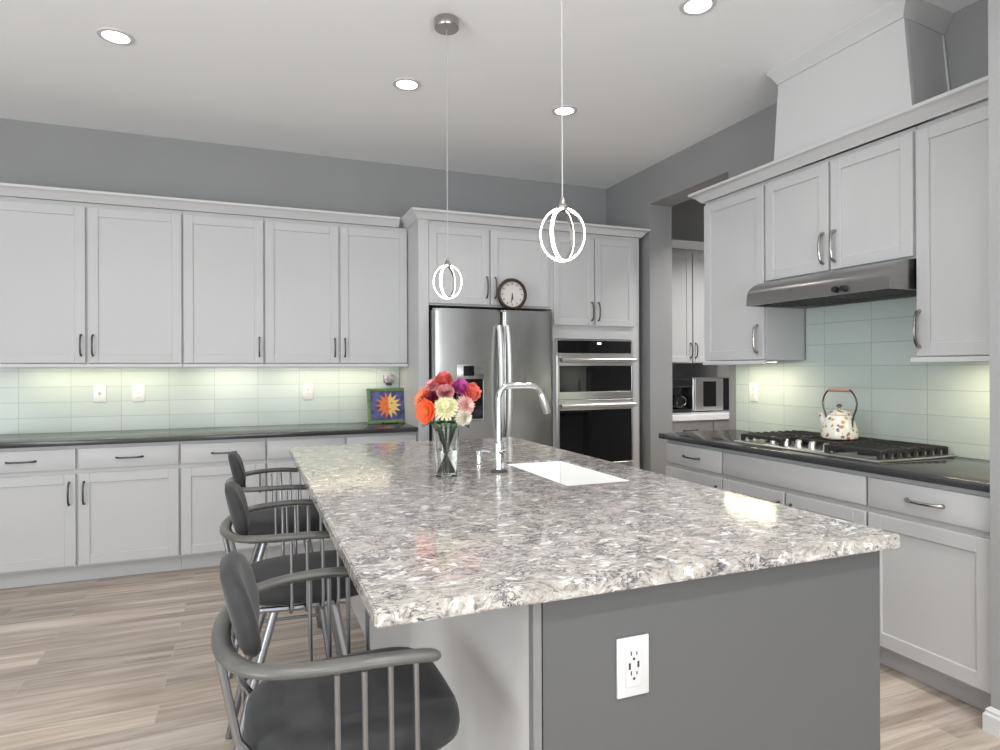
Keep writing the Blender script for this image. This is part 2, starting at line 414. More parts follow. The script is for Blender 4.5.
def base_cabinet(label, loc, rot, w, doors, drawers, x_end0=0.0, group=None, hm=None):
    hm = hm or W['pewter']
    t = thing('base_cabinet', label, 'cabinet', loc, rot, group)
    MB().box(0.001, w - 0.001, 0.021, 0.60, 0.105, 0.879).box(0.001, w - 0.001, 0.0875, 0.60, 0.0, 0.105).build('body', W['white'], t)
    for (a, b, hx) in doors:
        d = shaker(t, 'door', a + GAP, b - GAP, 0.119, 0.699)
        if hx is not None: bar_handle(d, (hx, 0.576), True, 0.14, hm)
    for (a, b, hd) in drawers:
        d = slab(t, 'drawer', a + GAP, b - GAP, 0.727, 0.857)
        if hd: bar_handle(d, ((a + b) / 2, 0.79), False, 0.148, hm)
    return t
BY = 4.705
base_cabinet('two-drawer white base cabinet at the end of the long counter farthest from the refrigerator', (-1.59, BY, 0), 0, 1.166,
             [(0, 0.584, 0.542), (0.584, 1.166, 0.622)], [(0, 0.584, 1), (0.584, 1.166, 1)])
base_cabinet('white single-door base cabinet in the middle of the long counter, behind the farthest stool', (-0.424, BY, 0), 0, 0.541,
             [(0, 0.541, 0.498)], [(0, 0.541, 1)])
base_cabinet('white base cabinet with two drawers beside the refrigerator, half hidden by the island', (0.117, BY, 0), 0, 1.076,
             [(0, 0.543, 0.500), (0.543, 1.076, 0.585)], [(0, 0.543, 1), (0.543, 1.076, 1)])
tag(MB().box(-1.62, 1.193, 4.68, YW - 0.011, 0.880, 0.914, 0.003, 2).build('countertop', W['counter']), 'long dark grey countertop along the back wall under the upper cabinets', 'countertop')

def upper_cabinet(label, loc, rot, w, z0, z1, depth, doors, rail=True, hz=(1.452, 1.590), hm=None, name='upper_cabinet', stile=0.062, rail_over=0.0):
    hm = hm or W['pewter']
    t = thing(name, label, 'cabinet', loc, rot)
    MB().box(0.001, w - 0.001, 0.021, depth, z0, z1).build('body', W['white'], t)
    for (a, b, d0, d1, hx) in doors:
        d = shaker(t, 'door', a + GAP, b - GAP, d0, d1, stile)
        if hx is not None: bar_handle(d, (hx, (hz[0] + hz[1]) / 2), True, hz[1] - hz[0], hm)
    if rail:
        MB().box(0.001 - rail_over, w - 0.001, -0.004, 0.022, 1.372, 1.396, 0.003).build('light_rail', W['trim'], t)
    return t
UY = 4.99
upper_cabinet('white two-door upper cabinet at the end of the back wall farthest from the refrigerator', (-1.592, UY, 0), 0, 1.164, 1.40, 2.483, 0.318,
              [(0, 0.584, 1.402, 2.453, 0.552), (0.584, 1.164, 1.402, 2.453, 0.62)])
upper_cabinet('white single-door upper cabinet in the middle of the long back wall row', (-0.428, UY, 0), 0, 0.542, 1.40, 2.483, 0.318,
              [(0, 0.542, 1.402, 2.453, 0.507)])
upper_cabinet('white two-door upper cabinet next to the refrigerator, above the sun picture', (0.114, UY, 0), 0, 1.079, 1.40, 2.483, 0.318,
              [(0, 0.543, 1.402, 2.453, 0.507), (0.543, 1.079, 1.402, 2.453, 0.583)])
CRP = [(0, 0), (0.010, 0), (0.016, 0.010), (0.022, 0.014), (0.040, 0.036), (0.056, 0.047), (0.066, 0.050), (0.070, 0.056), (0.070, 0.066), (0, 0.066)]
tag(MB().sweep([(-1.65, UY), (1.118, UY)], CRP, 2.483).build('crown_molding', W['trim']), 'white crown molding topping the long row of upper cabinets on the back wall', 'molding')

# tall surround of the refrigerator
FY = 4.65
t = thing('refrigerator_cabinet', 'tall white cabinet framing the refrigerator, two doors above it', 'cabinet', (1.194, FY, 0))
MB().box(0, 0.078, 0.004, 0.665, 0, 2.483).box(0.078, 1.122, 0.021, 0.665, 1.84, 2.483).build('body', W['white'], t)
for a, b, hx in ((0.074, 0.574, 0.546), (0.574, 1.094, 0.618)):
    d = shaker(t, 'door', a + GAP, b - GAP, 1.853, 2.446); bar_handle(d, (hx, 1.99), True, 0.16, W['pewter'])
t = thing('oven_cabinet', 'tall white cabinet beside the arched opening with the wall ovens built in', 'cabinet', (2.318, FY, 0))
MB().box(0, 0.025, 0.021, 0.665, 0, 2.483).box(0.755, 0.842, 0.021, 0.665, 0, 2.483).box(0.025, 0.755, 0.021, 0.665, 1.60, 2.483).box(0.025, 0.755, 0.021, 0.665, 0, 0.50).box(0.025, 0.755, 0.62, 0.665, 0.5, 1.6).build('body', W['white'], t)
for a, b, hx in ((0.0, 0.392, 0.362), (0.392, 0.790, 0.424)):
    d = shaker(t, 'door', a + GAP, b - GAP, 1.71, 2.446, 0.055); bar_handle(d, (hx, 1.83), True, 0.15, W['pewter'])
slab(t, 'drawer', 0.03, 0.76, 0.13, 0.45)
tag(MB().sweep([(1.194, 5.31), (1.194, FY), (3.160, FY), (3.160, 5.31)], [(o * 0.93, z) for o, z in CRP], 2.483).build('crown_molding', W['trim']), 'white crown molding wrapping the refrigerator and oven cabinets', 'molding')

# ------------------------------------------------------------------ refrigerator
t = thing('refrigerator', 'stainless steel french-door refrigerator with ice and water dispenser', 'refrigerator', (1.272, 4.50, 0))
MB().box(0.012, 0.972, 0.075, 0.80, 0.02, 1.795, 0.004).box(0.03, 0.95, 0.11, 0.74, 0.0, 0.02).build('body', W['dgrey'], t)
def fdoor(x0, x1, z0, z1, nm):
    mb = MB(); r = 0.035
    prof = []
    # convex door front seen from above
    n = 14
    for i in range(n + 1):
        x = x0 + r + (x1 - x0 - 2 * r) * i / n; u = (x - (x0 + x1) / 2) / ((x1 - x0) / 2)
        prof.append((x, 0.010 * u * u))
    e = prof[0][1]
    left = [(x0 + r - r * math.sin(a), e + r - r * math.cos(a)) for a in [PI / 2 * k / 6 for k in range(6, 0, -1)]]
    right = [(x1 - r + r * math.sin(a), e + r - r * math.cos(a)) for a in [PI / 2 * k / 6 for k in range(1, 7)]]
    poly = [(x0, 0.07)] + left + prof + right + [(x1, 0.07)]
    mb.prism(poly, 'z', z0, z1)
    top = [ed for ed in mb.bm.edges if all(abs(v.co.z - z1) < 1e-5 for v in ed.verts)]
    bmesh.ops.bevel(mb.bm, geom=top, offset=0.012, segments=3, affect='EDGES', clamp_overlap=True)
    return mb.build(nm, W['steel'], t)
d1 = fdoor(0.0, 0.536, 0.73, 1.803, 'door'); d2 = fdoor(0.542, 0.983, 0.73, 1.803, 'door'); d3 = fdoor(0.0, 0.983, 0.06, 0.72, 'freezer_drawer')
def fhandle(d, x):
    pts = []
    for k in range(13):
        u = k / 12; z = 0.82 + u * 0.86; pts.append((x, -0.018 - 0.045 * math.sin(PI * u) ** 0.6, z))
    mb = MB().tube(pts, 0.019, 14, flat=1.0, up=(1, 0, 0))
    mb.cyl((x, -0.02, 0.835), 0.011, 0.03, 'y', 12).cyl((x, -0.02, 1.665), 0.011, 0.03, 'y', 12)
    return mb.build('handle', W['satin'], d)
fhandle(d1, 0.506); fhandle(d2, 0.574)
MB().tube([(0.1, -0.045, 0.64), (0.88, -0.045, 0.64)], 0.014, 12).cyl((0.12, -0.04, 0.64), 0.009, 0.045, 'y', 10).cyl((0.86, -0.04, 0.64), 0.009, 0.045, 'y', 10).build('handle', W['bright'], d3)
dp = MB().box(0.172, 0.392, -0.006, 0.03, 1.275, 1.388, 0.004, 2).box(0.172, 0.186, -0.006, 0.03, 0.962, 1.275, 0.003).box(0.378, 0.392, -0.006, 0.03, 0.962, 1.275, 0.003).box(0.186, 0.378, -0.006, 0.03, 0.962, 0.976, 0.003).build('dispenser', W['steel'], d1)
MB().box(0.222, 0.306, -0.0085, -0.004, 1.300, 1.375, 0.002).build('display', W['bglass'], d1)
MB().box(0.186, 0.378, -0.001, 0.02, 0.976, 1.275).box(0.262, 0.302, -0.008, 0.0, 1.19, 1.275, 0.003).box(0.255, 0.309, -0.006, 0.0, 1.05, 1.16, 0.003).build('dispenser_recess', W['bglass'], d1)

# ------------------------------------------------------------------ wall ovens
t = thing('built_in_oven', 'built-in black and stainless microwave and oven stack beside the refrigerator', 'oven', (2.343, FY, 0.514))
Z = lambda z: z - 0.514
MB().box(0.004, 0.726, 0.022, 0.58, Z(.52), Z(1.59)).build('body', W['dgrey'], t)
MB().box(0, 0.012, -0.004, 0.022, Z(.514), Z(1.594)).box(0.718, 0.73, -0.004, 0.022, Z(.514), Z(1.594)).box(0.012, 0.718, -0.004, 0.022, Z(1.585), Z(1.594)).box(0.012, 0.718, -0.004, 0.022, Z(1.462), Z(1.48)).box(0.012, 0.718, -0.004, 0.022, Z(.514), Z(.552)).build('trim_frame', W['bright'], t)
c = MB().box(0.012, 0.718, -0.002, 0.022, Z(1.480), Z(1.585)).build('control_panel', W['bglass'], t)
MB().box(0.385, 0.425, -0.004, -0.0015, Z(1.553), Z(1.572), 0.001).build('display', emis('panel_display', (0.8, 0.9, 1.0), 0.9), c)
def oven_door(nm, z0, g0, g1, z1, hz):
    d = MB().box(0.006, 0.724, -0.022, 0.0215, z0, g0, 0.002).box(0.006, 0.724, -0.022, 0.0215, g1, z1, 0.002).box(0.006, 0.020, -0.022, 0.0215, g0, g1, 0.001).box(0.710, 0.724, -0.022, 0.0215, g0, g1, 0.001).build(nm, W['bright'], t)
    MB().box(0.020, 0.710, -0.021, 0.02, g0, g1).build('glass_window', W['bglass'], d)
    MB().tube([(0.012, -0.062, hz), (0.718, -0.062, hz)], 0.021, 16, flat=0.9).box(0.02, 0.055, -0.060, -0.0215, hz - 0.012, hz + 0.012, 0.003).box(0.675, 0.71, -0.060, -0.0215, hz - 0.012, hz + 0.012, 0.003).build('handle', W['bright'], d)
    return d
oven_door('microwave_door', Z(1.098), Z(1.160), Z(1.375), Z(1.460), Z(1.422))
oven_door('oven_door', Z(.554), Z(.562), Z(1.008), Z(1.094), Z(1.046))

# ------------------------------------------------------------------ clock on the refrigerator
t = thing('clock', 'round bronze-framed clock standing on top of the refrigerator', 'clock', (1.905, 4.535, 1.8045))
mx = Matrix.Rotation(PI / 2, 3, 'X')
MB().lathe([(0.098, 0.012), (0.104, 0.026), (0.116, 0.024), (0.125, 0.008), (0.121, -0.015), (0.098, -0.015)], 40, (0, 0, 0.1255), mx, closed=True).build('frame', W['clockframe'], t)
MB().lathe([(0.0, 0.006), (0.0975, 0.006), (0.0975, -0.012), (0, -0.012)], 40, (0, 0, 0.1255), mx).build('face', W['clockface'], t)
for k in range(12):
    a = PI / 6 * k; ca, sa = math.cos(a), math.sin(a)
    MB().tube([(0.074 * sa, -0.0075, 0.1255 + 0.074 * ca), (0.088 * sa, -0.0075, 0.1255 + 0.088 * ca)], 0.0028, 6).build('hour_mark', W['black'], t)
for (nm, a, l, w) in (('hour_hand', 3.05, 0.045, 0.0035), ('minute_hand', 3.30, 0.07, 0.0025)):
    MB().tube([(-0.01 * math.sin(a), -0.009, 0.1255 - 0.01 * math.cos(a)), (l * math.sin(a), -0.009, 0.1255 + l * math.cos(a))], w, 8).build(nm, W['black'], t)

# ------------------------------------------------------------------ right-hand run: base cabinets, counter, uppers
RX = 2.592
ROT = -PI / 2
base_cabinet('narrow one-drawer white base cabinet at the arch end of the cooktop counter', (RX, 3.535, 0), ROT, 0.549, [(0, 0.549, 0.5)], [(0, 0.549, 1)])
base_cabinet('wide white base cabinet with two doors and a blank panel directly under the gas cooktop', (RX, 2.986, 0), ROT, 0.938, [(0, 0.469, 0.43), (0.469, 0.938, 0.51)], [(0, 0.938, 0)])
base_cabinet('one-drawer white base cabinet against the near wall, below the bare counter end', (RX, 2.048, 0), ROT, 0.530, [(0, 0.530, None)], [(0, 0.530, 1)], hm=W['nickel'])
tag(MB().box(2.569, XR - 0.0105, 1.516, 3.575, 0.880, 0.914, 0.003, 2).build('countertop', W['counter']), 'dark grey countertop holding the gas cooktop along the wall', 'countertop')
UX = 2.894
upper_cabinet('white single-door upper cabinet beside the arched opening, above the wall outlet', (UX, 3.511, 0), ROT, 0.549, 1.40, 2.48, 0.326, [(0, 0.549, 1.402, 2.456, 0.493)], hz=(1.445, 1.61), hm=W['nickel'], rail_over=0.008)
upper_cabinet('short white two-door upper cabinet above the range hood', (UX, 2.960, 0), ROT, 0.924, 1.862, 2.48, 0.326, [(0, 0.459, 1.872, 2.456, 0.420), (0.459, 0.924, 1.872, 2.456, 0.495)], rail=False, hz=(1.915, 2.075), hm=W['nickel'])
upper_cabinet('white single-door upper cabinet against the near wall, beside the hood', (UX, 2.034, 0), ROT, 0.518, 1.40, 2.48, 0.326, [(0, 0.518, 1.402, 2.456, 0.022)], hz=(1.445, 1.61), hm=W['nickel'], rail_over=0.02)
tag(MB().sweep([(3.22, 3.512), (UX, 3.512), (UX, 1.514)], CRP, 2.48).build('crown_molding', W['trim']), 'white crown molding topping the cabinets around the range hood', 'molding')

# chimney box above the hood cabinets
t = thing('hood_chimney', 'white tapered chimney box rising from the hood cabinets to the ceiling', 'chimney', (0, 0, 2.548))
cx0, cx1 = 2.885, 2.905; zb, zt = 0.0, HC - 2.548 - 0.0005
yb0, yb1, yt0, yt1 = 2.035, 2.875, 2.082, 2.832
def quadprism(a, b):
    mb = MB(); A = [mb.bm.verts.new(p) for p in a]; B = [mb.bm.verts.new(p) for p in b]
    mb.bm.faces.new(A); mb.bm.faces.new(B[::-1])
    for i in range(4): mb.bm.faces.new((A[i], B[i], B[(i + 1) % 4], A[(i + 1) % 4]))
    return mb
fr = [(yb0, zb), (yb1, zb), (yt1, zt), (yt0, zt)]
quadprism([(cx0, y, z) for y, z in fr], [(cx1, y, z) for y, z in fr]).build('front_panel', W['trim'], t)
for (b0, t0, s) in ((yb0, yt0, 1), (yb1, yt1, -1)):
    o = quadprism([(cx1 + .0005, b0 + .002 * s, zb), (3.226, b0 + .04 * s, zb), (3.226, t0 + .04 * s, zt), (cx1 + .0005, t0 + .002 * s, zt)],
              [(cx1 + .0005, b0 + .022 * s, zb), (3.226, b0 + .06 * s, zb), (3.226, t0 + .06 * s, zt), (cx1 + .0005, t0 + .022 * s, zt)]).build('side_panel', W['trim'], t)
    MB().tube([(3.218, b0 + .032 * s, zb + .001), (3.218, t0 + .032 * s, zt - 0.09)], 0.006, 8).build('corner_bead', W['trim'], t)
CP2 = [(0, 0), (0.008, 0), (0.011, 0.012), (0.026, 0.042), (0.038, 0.056), (0.044, 0.064), (0.044, 0.085), (0, 0.085)]
MB().sweep([(3.222, yt1 - 0.03), (cx0, yt1 + .001), (cx0, yt0 - .001), (3.222, yt0 + 0.03)], CP2, zt - 0.0855).build('crown', W['trim'], t)

# ------------------------------------------------------------------ range hood
t = thing('range_hood', 'stainless steel range hood under the short cabinet above the cooktop', 'range hood', (2.74, 2.045, 1.715))
pf = [(0.0, 0.0), (0.004, 0.052)] + [(0.004 + 0.15 * (1 - math.cos(a)), 0.052 + 0.092 * math.sin(a)) for a in [PI / 2 * k / 8 for k in range(1, 9)]] + [(0.474, 0.1445), (0.474, 0.0), (0.462, 0.0), (0.462, 0.03), (0.014, 0.03), (0.014, 0.0)]
MB().prism(pf, 'y', 0.012, 0.888).build('canopy', W['steelh'], t)
pe = [(0.0, 0.0), (0.004, 0.052)] + [(0.004 + 0.15 * (1 - math.cos(a)), 0.052 + 0.092 * math.sin(a)) for a in [PI / 2 * k / 8 for k in range(1, 9)]] + [(0.474, 0.1445), (0.474, 0.0)]
MB().prism(pe, 'y', 0.0, 0.0115).build('end_cap', W['steelh'], t); MB().prism(pe, 'y', 0.8885, 0.9).build('end_cap', W['steelh'], t)
for yk in (0.235, 0.283):
    MB().lathe([(0.0, 0.022), (0.013, 0.022), (0.016, 0.016), (0.017, 0.0)], 20, (0.001, yk, 0.027), Matrix.Rotation(-PI / 2, 3, 'Y')).build('knob', W['black'], t)
for y0 in (0.03, 0.46):
    mb = MB().box(0.07, 0.45, y0, y0 + 0.41, 0.016, 0.0295)
    for k in range(8): mb.box(0.09 + k * 0.045, 0.105 + k * 0.045, y0 + 0.02, y0 + 0.39, 0.012, 0.016)
    mb.build('grease_filter', W['dgrey'], t)

# ------------------------------------------------------------------ gas cooktop
t = thing('gas_cooktop', 'stainless gas cooktop with black grates and front knobs, set in the dark counter', 'cooktop', (2.655, 2.035, 0.9145))
MB().box(0, 0.53, 0, 0.925, 0, 0.012, 0.005, 2).build('tray', W['bright'], t)
def grate(y0, y1, x0, x1, parent):
    mb = MB(); zt_, w = 0.052, 0.006
    for x in (x0, x1): mb.box(x - w, x + w, y0, y1, 0.034, zt_, 0.002)
    for y in (y0, y1): mb.box(x0, x1, y - w, y + w, 0.034, zt_, 0.002)
    n = 7
    for k in range(1, n):
        y = y0 + (y1 - y0) * k / n; mb.box(x0, x1, y - 0.0045, y + 0.0045, 0.040, zt_, 0.0015)
    for k in range(1, 8):
        x = x0 + (x1 - x0) * k / 8
        for y in (y0, y1): mb.box(x - 0.009, x + 0.009, y - 0.011, y + 0.011, 0.0135, 0.056, 0.002)
    for x in (x0, x1):
        for y in (y0, y1): mb.box(x - 0.010, x + 0.010, y - 0.010, y + 0.010, 0.0125, 0.05, 0.002)
    xm = (x0 + x1) / 2
    mb.box(xm - 0.005, xm + 0.005, y0, y1, 0.040, zt_, 0.0015)
    return mb.build('grate', W['iron'], parent)
grate(0.03, 0.315, 0.045, 0.495, t); grate(0.335, 0.59, 0.155, 0.495, t); grate(0.61, 0.895, 0.045, 0.495, t)
for (x, y, r) in ((0.15, 0.17, 0.036), (0.39, 0.17, 0.045), (0.32, 0.462, 0.055), (0.15, 0.75, 0.045), (0.39, 0.75, 0.036)):
    MB().lathe([(r + 0.012, 0.0125), (r + 0.012, 0.018), (r, 0.020), (r, 0.030), (r - 0.006, 0.033), (0, 0.033)], 28, (x, y, 0)).build('burner', W['iron'], t)
for k in range(5):
    y = 0.352 + k * 0.088
    MB().lathe([(0.022, 0.0125), (0.022, 0.017), (0.0185, 0.018), (0.0165, 0.044), (0.0145, 0.048), (0, 0.048)], 24, (0.085, y, 0)).box(0.085 - 0.015, 0.085 + 0.015, y - 0.003, y + 0.003, 0.0475, 0.052, 0.001).build('knob', W['bright'], t)

# ------------------------------------------------------------------ kettle
t = thing('tea_kettle', 'cream enamel kettle with floral pattern standing on the cooktop grate', 'kettle', (2.945, 2.485, 0.9712))
MB().lathe([(0.0, 0.0), (0.082, 0.0), (0.089, 0.006), (0.091, 0.018), (0.087, 0.05), (0.077, 0.085), (0.063, 0.112), (0.054, 0.125), (0.0, 0.126)], 40).build('body', W['floral'], t)
MB().lathe([(0.0, 0.1265), (0.054, 0.1265), (0.056, 0.131), (0.048, 0.141), (0.032, 0.150), (0.012, 0.155), (0.0, 0.156)], 32).build('lid', W['floral'], t)
MB().lathe([(0.0, 0.1555), (0.006, 0.156), (0.006, 0.164), (0.014, 0.170), (0.015, 0.177), (0.009, 0.184), (0, 0.186)], 20).build('lid_knob', W['nickel'], t)
MB().tube([(0, 0.072, 0.045), (0, 0.094, 0.072), (0, 0.108, 0.102), (0, 0.118, 0.130)], [0.024, 0.019, 0.014, 0.011], 14).build('spout', W['floral'], t)
hh_ = [(0.079, 0.070), (0.080, 0.100), (0.088, 0.130), (0.101, 0.160), (0.106, 0.190), (0.100, 0.215), (0.088, 0.237), (0.076, 0.252), (0.066, 0.258)]
MB().tube([(0, y, z) for y, z in hh_] + [(0, -y, z) for y, z in hh_[::-1]], 0.0048, 10).build('handle', W['pewter'], t)
MB().tube([(0, 0.066, 0.258), (0, 0.03, 0.259), (0, -0.03, 0.259), (0, -0.066, 0.258)], 0.0095, 14).build('grip', W['wood'], t)

# ------------------------------------------------------------------ outlets and switches
def wall_plate(name, label, loc, rot, w, h, kind):
    t = thing(name, label, 'outlet' if 'outlet' in name else 'switch', loc, rot)
    MB().box(-w / 2, w / 2, -0.006, -0.0005, -h / 2, h / 2, 0.0025, 2).build('cover_plate', W['plate'] if kind != 'usb' else mat('off_white_plastic', (0.56, 0.56, 0.56), 0.35), t)
    if kind == 'duplex':
        MB().box(-0.017, 0.017, -0.009, -0.0055, -0.034, 0.034, 0.001).build('receptacle', W['plate'], t)
        mb = MB()
        for z in (0.018, -0.018):
            mb.box(-0.008, -0.005, -0.0094, -0.0088, z - 0.002, z + 0.008); mb.box(0.005, 0.008, -0.0094, -0.0088, z - 0.002, z + 0.007)
            mb.cyl((0, -0.0088, z - 0.009), 0.0024, -0.0006, 'y', 10)
        mb.build('slots', W['slot'], t)
    elif kind == 'rocker':
        MB().box(-0.017, 0.017, -0.009, -0.0055, -0.034, 0.034, 0.002).build('rocker', W['plate'], t)
    elif kind == 'toggle':
        MB().box(-0.006, 0.006, -0.014, -0.0055, -0.010, 0.010, 0.002).build('toggle', mat('grey_plastic', (0.45, 0.45, 0.45), 0.4), t)
    elif kind == 'usb':
        MB().box(-0.021, 0.021, -0.0085, -0.0055, -0.043, 0.043, 0.0012).build('receptacle', mat('receptacle_plastic', (0.52, 0.52, 0.52), 0.35), t)
        mb = MB()
        for z in (0.026, -0.017):
            mb.box(-0.0085, -0.0058, -0.0089, -0.0083, z, z + 0.009); mb.box(0.0058, 0.0085, -0.0089, -0.0083, z, z + 0.007)
            mb.cyl((0, -0.0083, z - 0.008), 0.0032, -0.0006, 'y', 10)
        mb.build('slots', W['slot'], t)
        MB().box(-0.0135, -0.0085, -0.0089, -0.0083, -0.004, 0.010).box(0.0085, 0.0135, -0.0089, -0.0083, -0.002, 0.012).build('charging_port', W['slot'], t)
YT = YW - 0.010
wall_plate('wall_switch', 'white switch plate with small grey toggle on the back tile, farthest from the refrigerator', (-0.992, YT, 1.186), 0, 0.078, 0.127, 'toggle')
wall_plate('wall_switch', 'white rocker switch plate on the back wall tile, next to the toggle switch', (-0.748, YT, 1.186), 0, 0.082, 0.130, 'rocker')
wall_plate('wall_outlet', 'white outlet on the back wall tile, above the space between stools and refrigerator', (0.449, YT, 1.174), 0, 0.080, 0.128, 'duplex')
wall_plate('wall_outlet', 'white outlet on the tile beside the cooktop, below the cabinet next to the arch', (XR - 0.010, 3.388, 1.185), ROT, 0.078, 0.128, 'duplex')

# ------------------------------------------------------------------ sun picture and small block
t = thing('sun_picture', 'framed picture of a half orange, half yellow sun leaning on the back counter', 'picture', (1.062, 5.12, 0.9148), math.radians(5))
t.rotation_euler = (math.radians(-8), 0, math.radians(4))
gm = mat('green_frame', (0.16, 0.26, 0.10), 0.35, noise=0.25, nscale=30)
hw, hh, fwid = 0.172, 0.285, 0.026
MB().box(-hw, -hw + fwid, -0.022, 0, 0, hh, 0.003).box(hw - fwid, hw, -0.022, 0, 0, hh, 0.003).box(-hw + fwid, hw - fwid, -0.022, 0, hh - fwid, hh, 0.003).box(-hw + fwid, hw - fwid, -0.022, 0, 0, fwid, 0.003).build('frame', gm, t)
blue = mat('tile_glaze_blue', (0.09, 0.09, 0.24), 0.3, noise=0.8, nscale=16)
p = MB().box(-hw + fwid, hw - fwid, -0.012, -0.002, fwid, hh - fwid).build('picture_panel', blue, t)
def sun_half(sg, col):
    mb = MB(); cz = hh / 2 + 0.002; R1, R2 = 0.062, 0.110
    poly = [(0, cz - R1 * 0.9)]
    pts = []
    N = 7
    for k in range(N):
        a = -PI / 2 + PI * (k + 0.5) / N; da = PI / N / 2
        pts += [(R1 * math.cos(a - da), R1 * math.sin(a - da)), (R2 * math.cos(a), R2 * math.sin(a))]
    pts.append((0, R1))
    poly = [(sg * x, cz + z) for x, z in [(0, -R1)] + pts]
    b = mb.bm; top = [b.verts.new((x, -0.0150, z)) for x, z in poly]; bot = [b.verts.new((x, -0.0118, z)) for x, z in poly]
    c0 = b.verts.new((0, -0.0150, cz)); n = len(top)
    for i in range(n - 1):
        b.faces.new((c0, top[i], top[i + 1])); b.faces.new((top[i], bot[i], bot[i + 1], top[i + 1]))
    return mb.build('sun_half', col, p)
sun_half(-1, mat('sun_orange', (0.85, 0.20, 0.04), 0.3)); sun_half(1, mat('sun_yellow', (0.90, 0.62, 0.20), 0.3))
mb = MB(); cz = hh / 2
for (x, z, r) in ((0.026, 0.018, 0.007), (-0.026, 0.014, 0.006)): mb.cyl((x, -0.0148, cz + z), r, -0.0008, 'y', 12)
mb.tube([(-0.02, -0.0155, cz - 0.026), (0, -0.0155, cz - 0.031), (0.02, -0.0155, cz - 0.026)], 0.0028, 6)
mb.build('sun_face', mat('sun_face_paint', (0.40, 0.10, 0.05), 0.4), p)
e = thing('picture_easel', 'thin black easel holding up the framed sun picture', 'easel', (1.062, 5.12, 0.9148), math.radians(4))
MB().tube([(-0.06, -0.045, 0.002), (-0.06, -0.030, 0.003), (-0.05, -0.028, 0.003)], 0.003, 8).tube([(0.06, -0.045, 0.002), (0.06, -0.028, 0.003), (0.05, -0.028, 0.003)], 0.003, 8).tube([(-0.06, -0.045, 0.002), (0.06, -0.045, 0.002)], 0.003, 8).tube([(-0.06, -0.045, 0.002), (-0.065, -0.045, 0.02)], 0.003, 8).tube([(0.06, -0.045, 0.002), (0.065, -0.045, 0.02)], 0.003, 8).build('easel_feet', W['black'], e)
MB().tube([(0.0, 0.08, 0.002), (0.0, 0.046, 0.24)], 0.003, 8).build('easel_leg', W['black'], e)
t = thing('wall_plug_diffuser', 'small grey and mauve plug-in device on the tile above the sun picture', 'plug-in', (1.098, YT, 1.262))
MB().box(-0.043, 0.043, -0.040, -0.0005, -0.022, 0.045, 0.006, 2).build('housing', mat('mauve_plastic', (0.34, 0.30, 0.36), 0.35, noise=0.5, nscale=40), t)
MB().box(-0.020, 0.024, -0.030, -0.0005, -0.045, -0.022, 0.004, 2).build('scent_bottle', W['dgrey'], t)

# ------------------------------------------------------------------ island
t = thing('kitchen_island', 'grey kitchen island base with a light knee wall on the stool side', 'island', (0.545, 1.187, 0))
MB().box(0.02, 1.005, 0.0, 0.02, 0.0, 0.8775).box(0.02, 1.005, 2.48, 2.50, 0.0, 0.8775).box(0.02, 0.04, 0.02, 2.48, 0.0, 0.8775).box(0.985, 1.005, 0.02, 2.48, 0.0, 0.8775).box(0.04, 0.985, 0.02, 2.48, 0.09, 0.11).build('body', W['island'], t)
MB().box(0.0, 0.0195, 0.022, 2.50, 0.0, 0.8775).build('knee_panel', W['knee'], t)
o = MB().box(-0.003, 0.0165, -0.004, 0.0215, 0.0, 0.8775, 0.002).build('corner_post', W['post'], t)
ctop = MB(); b = ctop.bm
ox0, ox1, oy0, oy1 = 0.212, 1.581, 1.150, 3.76; ix0, ix1, iy0, iy1 = 1.105, 1.405, 2.10, 2.735; zt0, zt1 = 0.878, 0.914
def ring(x0, x1, y0, y1, z): return [b.verts.new(p) for p in ((x0, y0, z), (x1, y0, z), (x1, y1, z), (x0, y1, z))]
OT, OB, IT, IB = ring(ox0, ox1, oy0, oy1, zt1), ring(ox0, ox1, oy0, oy1, zt0), ring(ix0, ix1, iy0, iy1, zt1), ring(ix0, ix1, iy0, iy1, zt0)
for i in range(4):
    j = (i + 1) % 4
    b.faces.new((OT[i], OT[j], IT[j], IT[i])); b.faces.new((OB[j], OB[i], IB[i], IB[j])); b.faces.new((OT[j], OT[i], OB[i], OB[j])); b.faces.new((IT[i], IT[j], IB[j], IB[i]))
b.edges.ensure_lookup_table()
be = [e_ for e_ in b.edges if (all(v in OT for v in e_.verts) or all(v in OB for v in e_.verts) or (e_.verts[0] in OT and e_.verts[1] in OB) or (e_.verts[1] in OT and e_.verts[0] in OB) or all(v in IT for v in e_.verts))]
bmesh.ops.bevel(b, geom=be, offset=0.004, segments=2, affect='EDGES')
tag(ctop.build('island_countertop', W['quartz']), 'speckled grey, white and pink quartz slab on the island', 'countertop')
wall_plate('island_outlet', 'white outlet plate with two charging ports on the end of the grey island', (0.781, 1.187, 0.697), 0, 0.082, 0.130, 'usb')
# sink
t = thing('sink', 'white undermount sink set in the island countertop', 'sink', (0, 0, 0.775))
sx0, sx1, sy0, sy1 = ix0 + 0.001, ix1 - 0.001, iy0 + 0.001, iy1 - 0.001; th = 0.010; H = 0.131
MB().box(sx0, sx1, sy0, sy1, 0, th).box(sx0, sx0 + th, sy0, sy1, th, H, 0.003).box(sx1 - th, sx1, sy0, sy1, th, H, 0.003).box(sx0 + th, sx1 - th, sy0, sy0 + th, th, H, 0.003).box(sx0 + th, sx1 - th, sy1 - th, sy1, th, H, 0.003).build('basin', W['porc'], t)
MB().lathe([(0.045, th), (0.045, th + 0.003), (0.030, th + 0.004), (0.026, th + 0.001), (0, th + 0.001)], 28, ((sx0 + sx1) / 2, (sy0 + sy1) / 2, 0)).build('drain', W['chrome'], t)
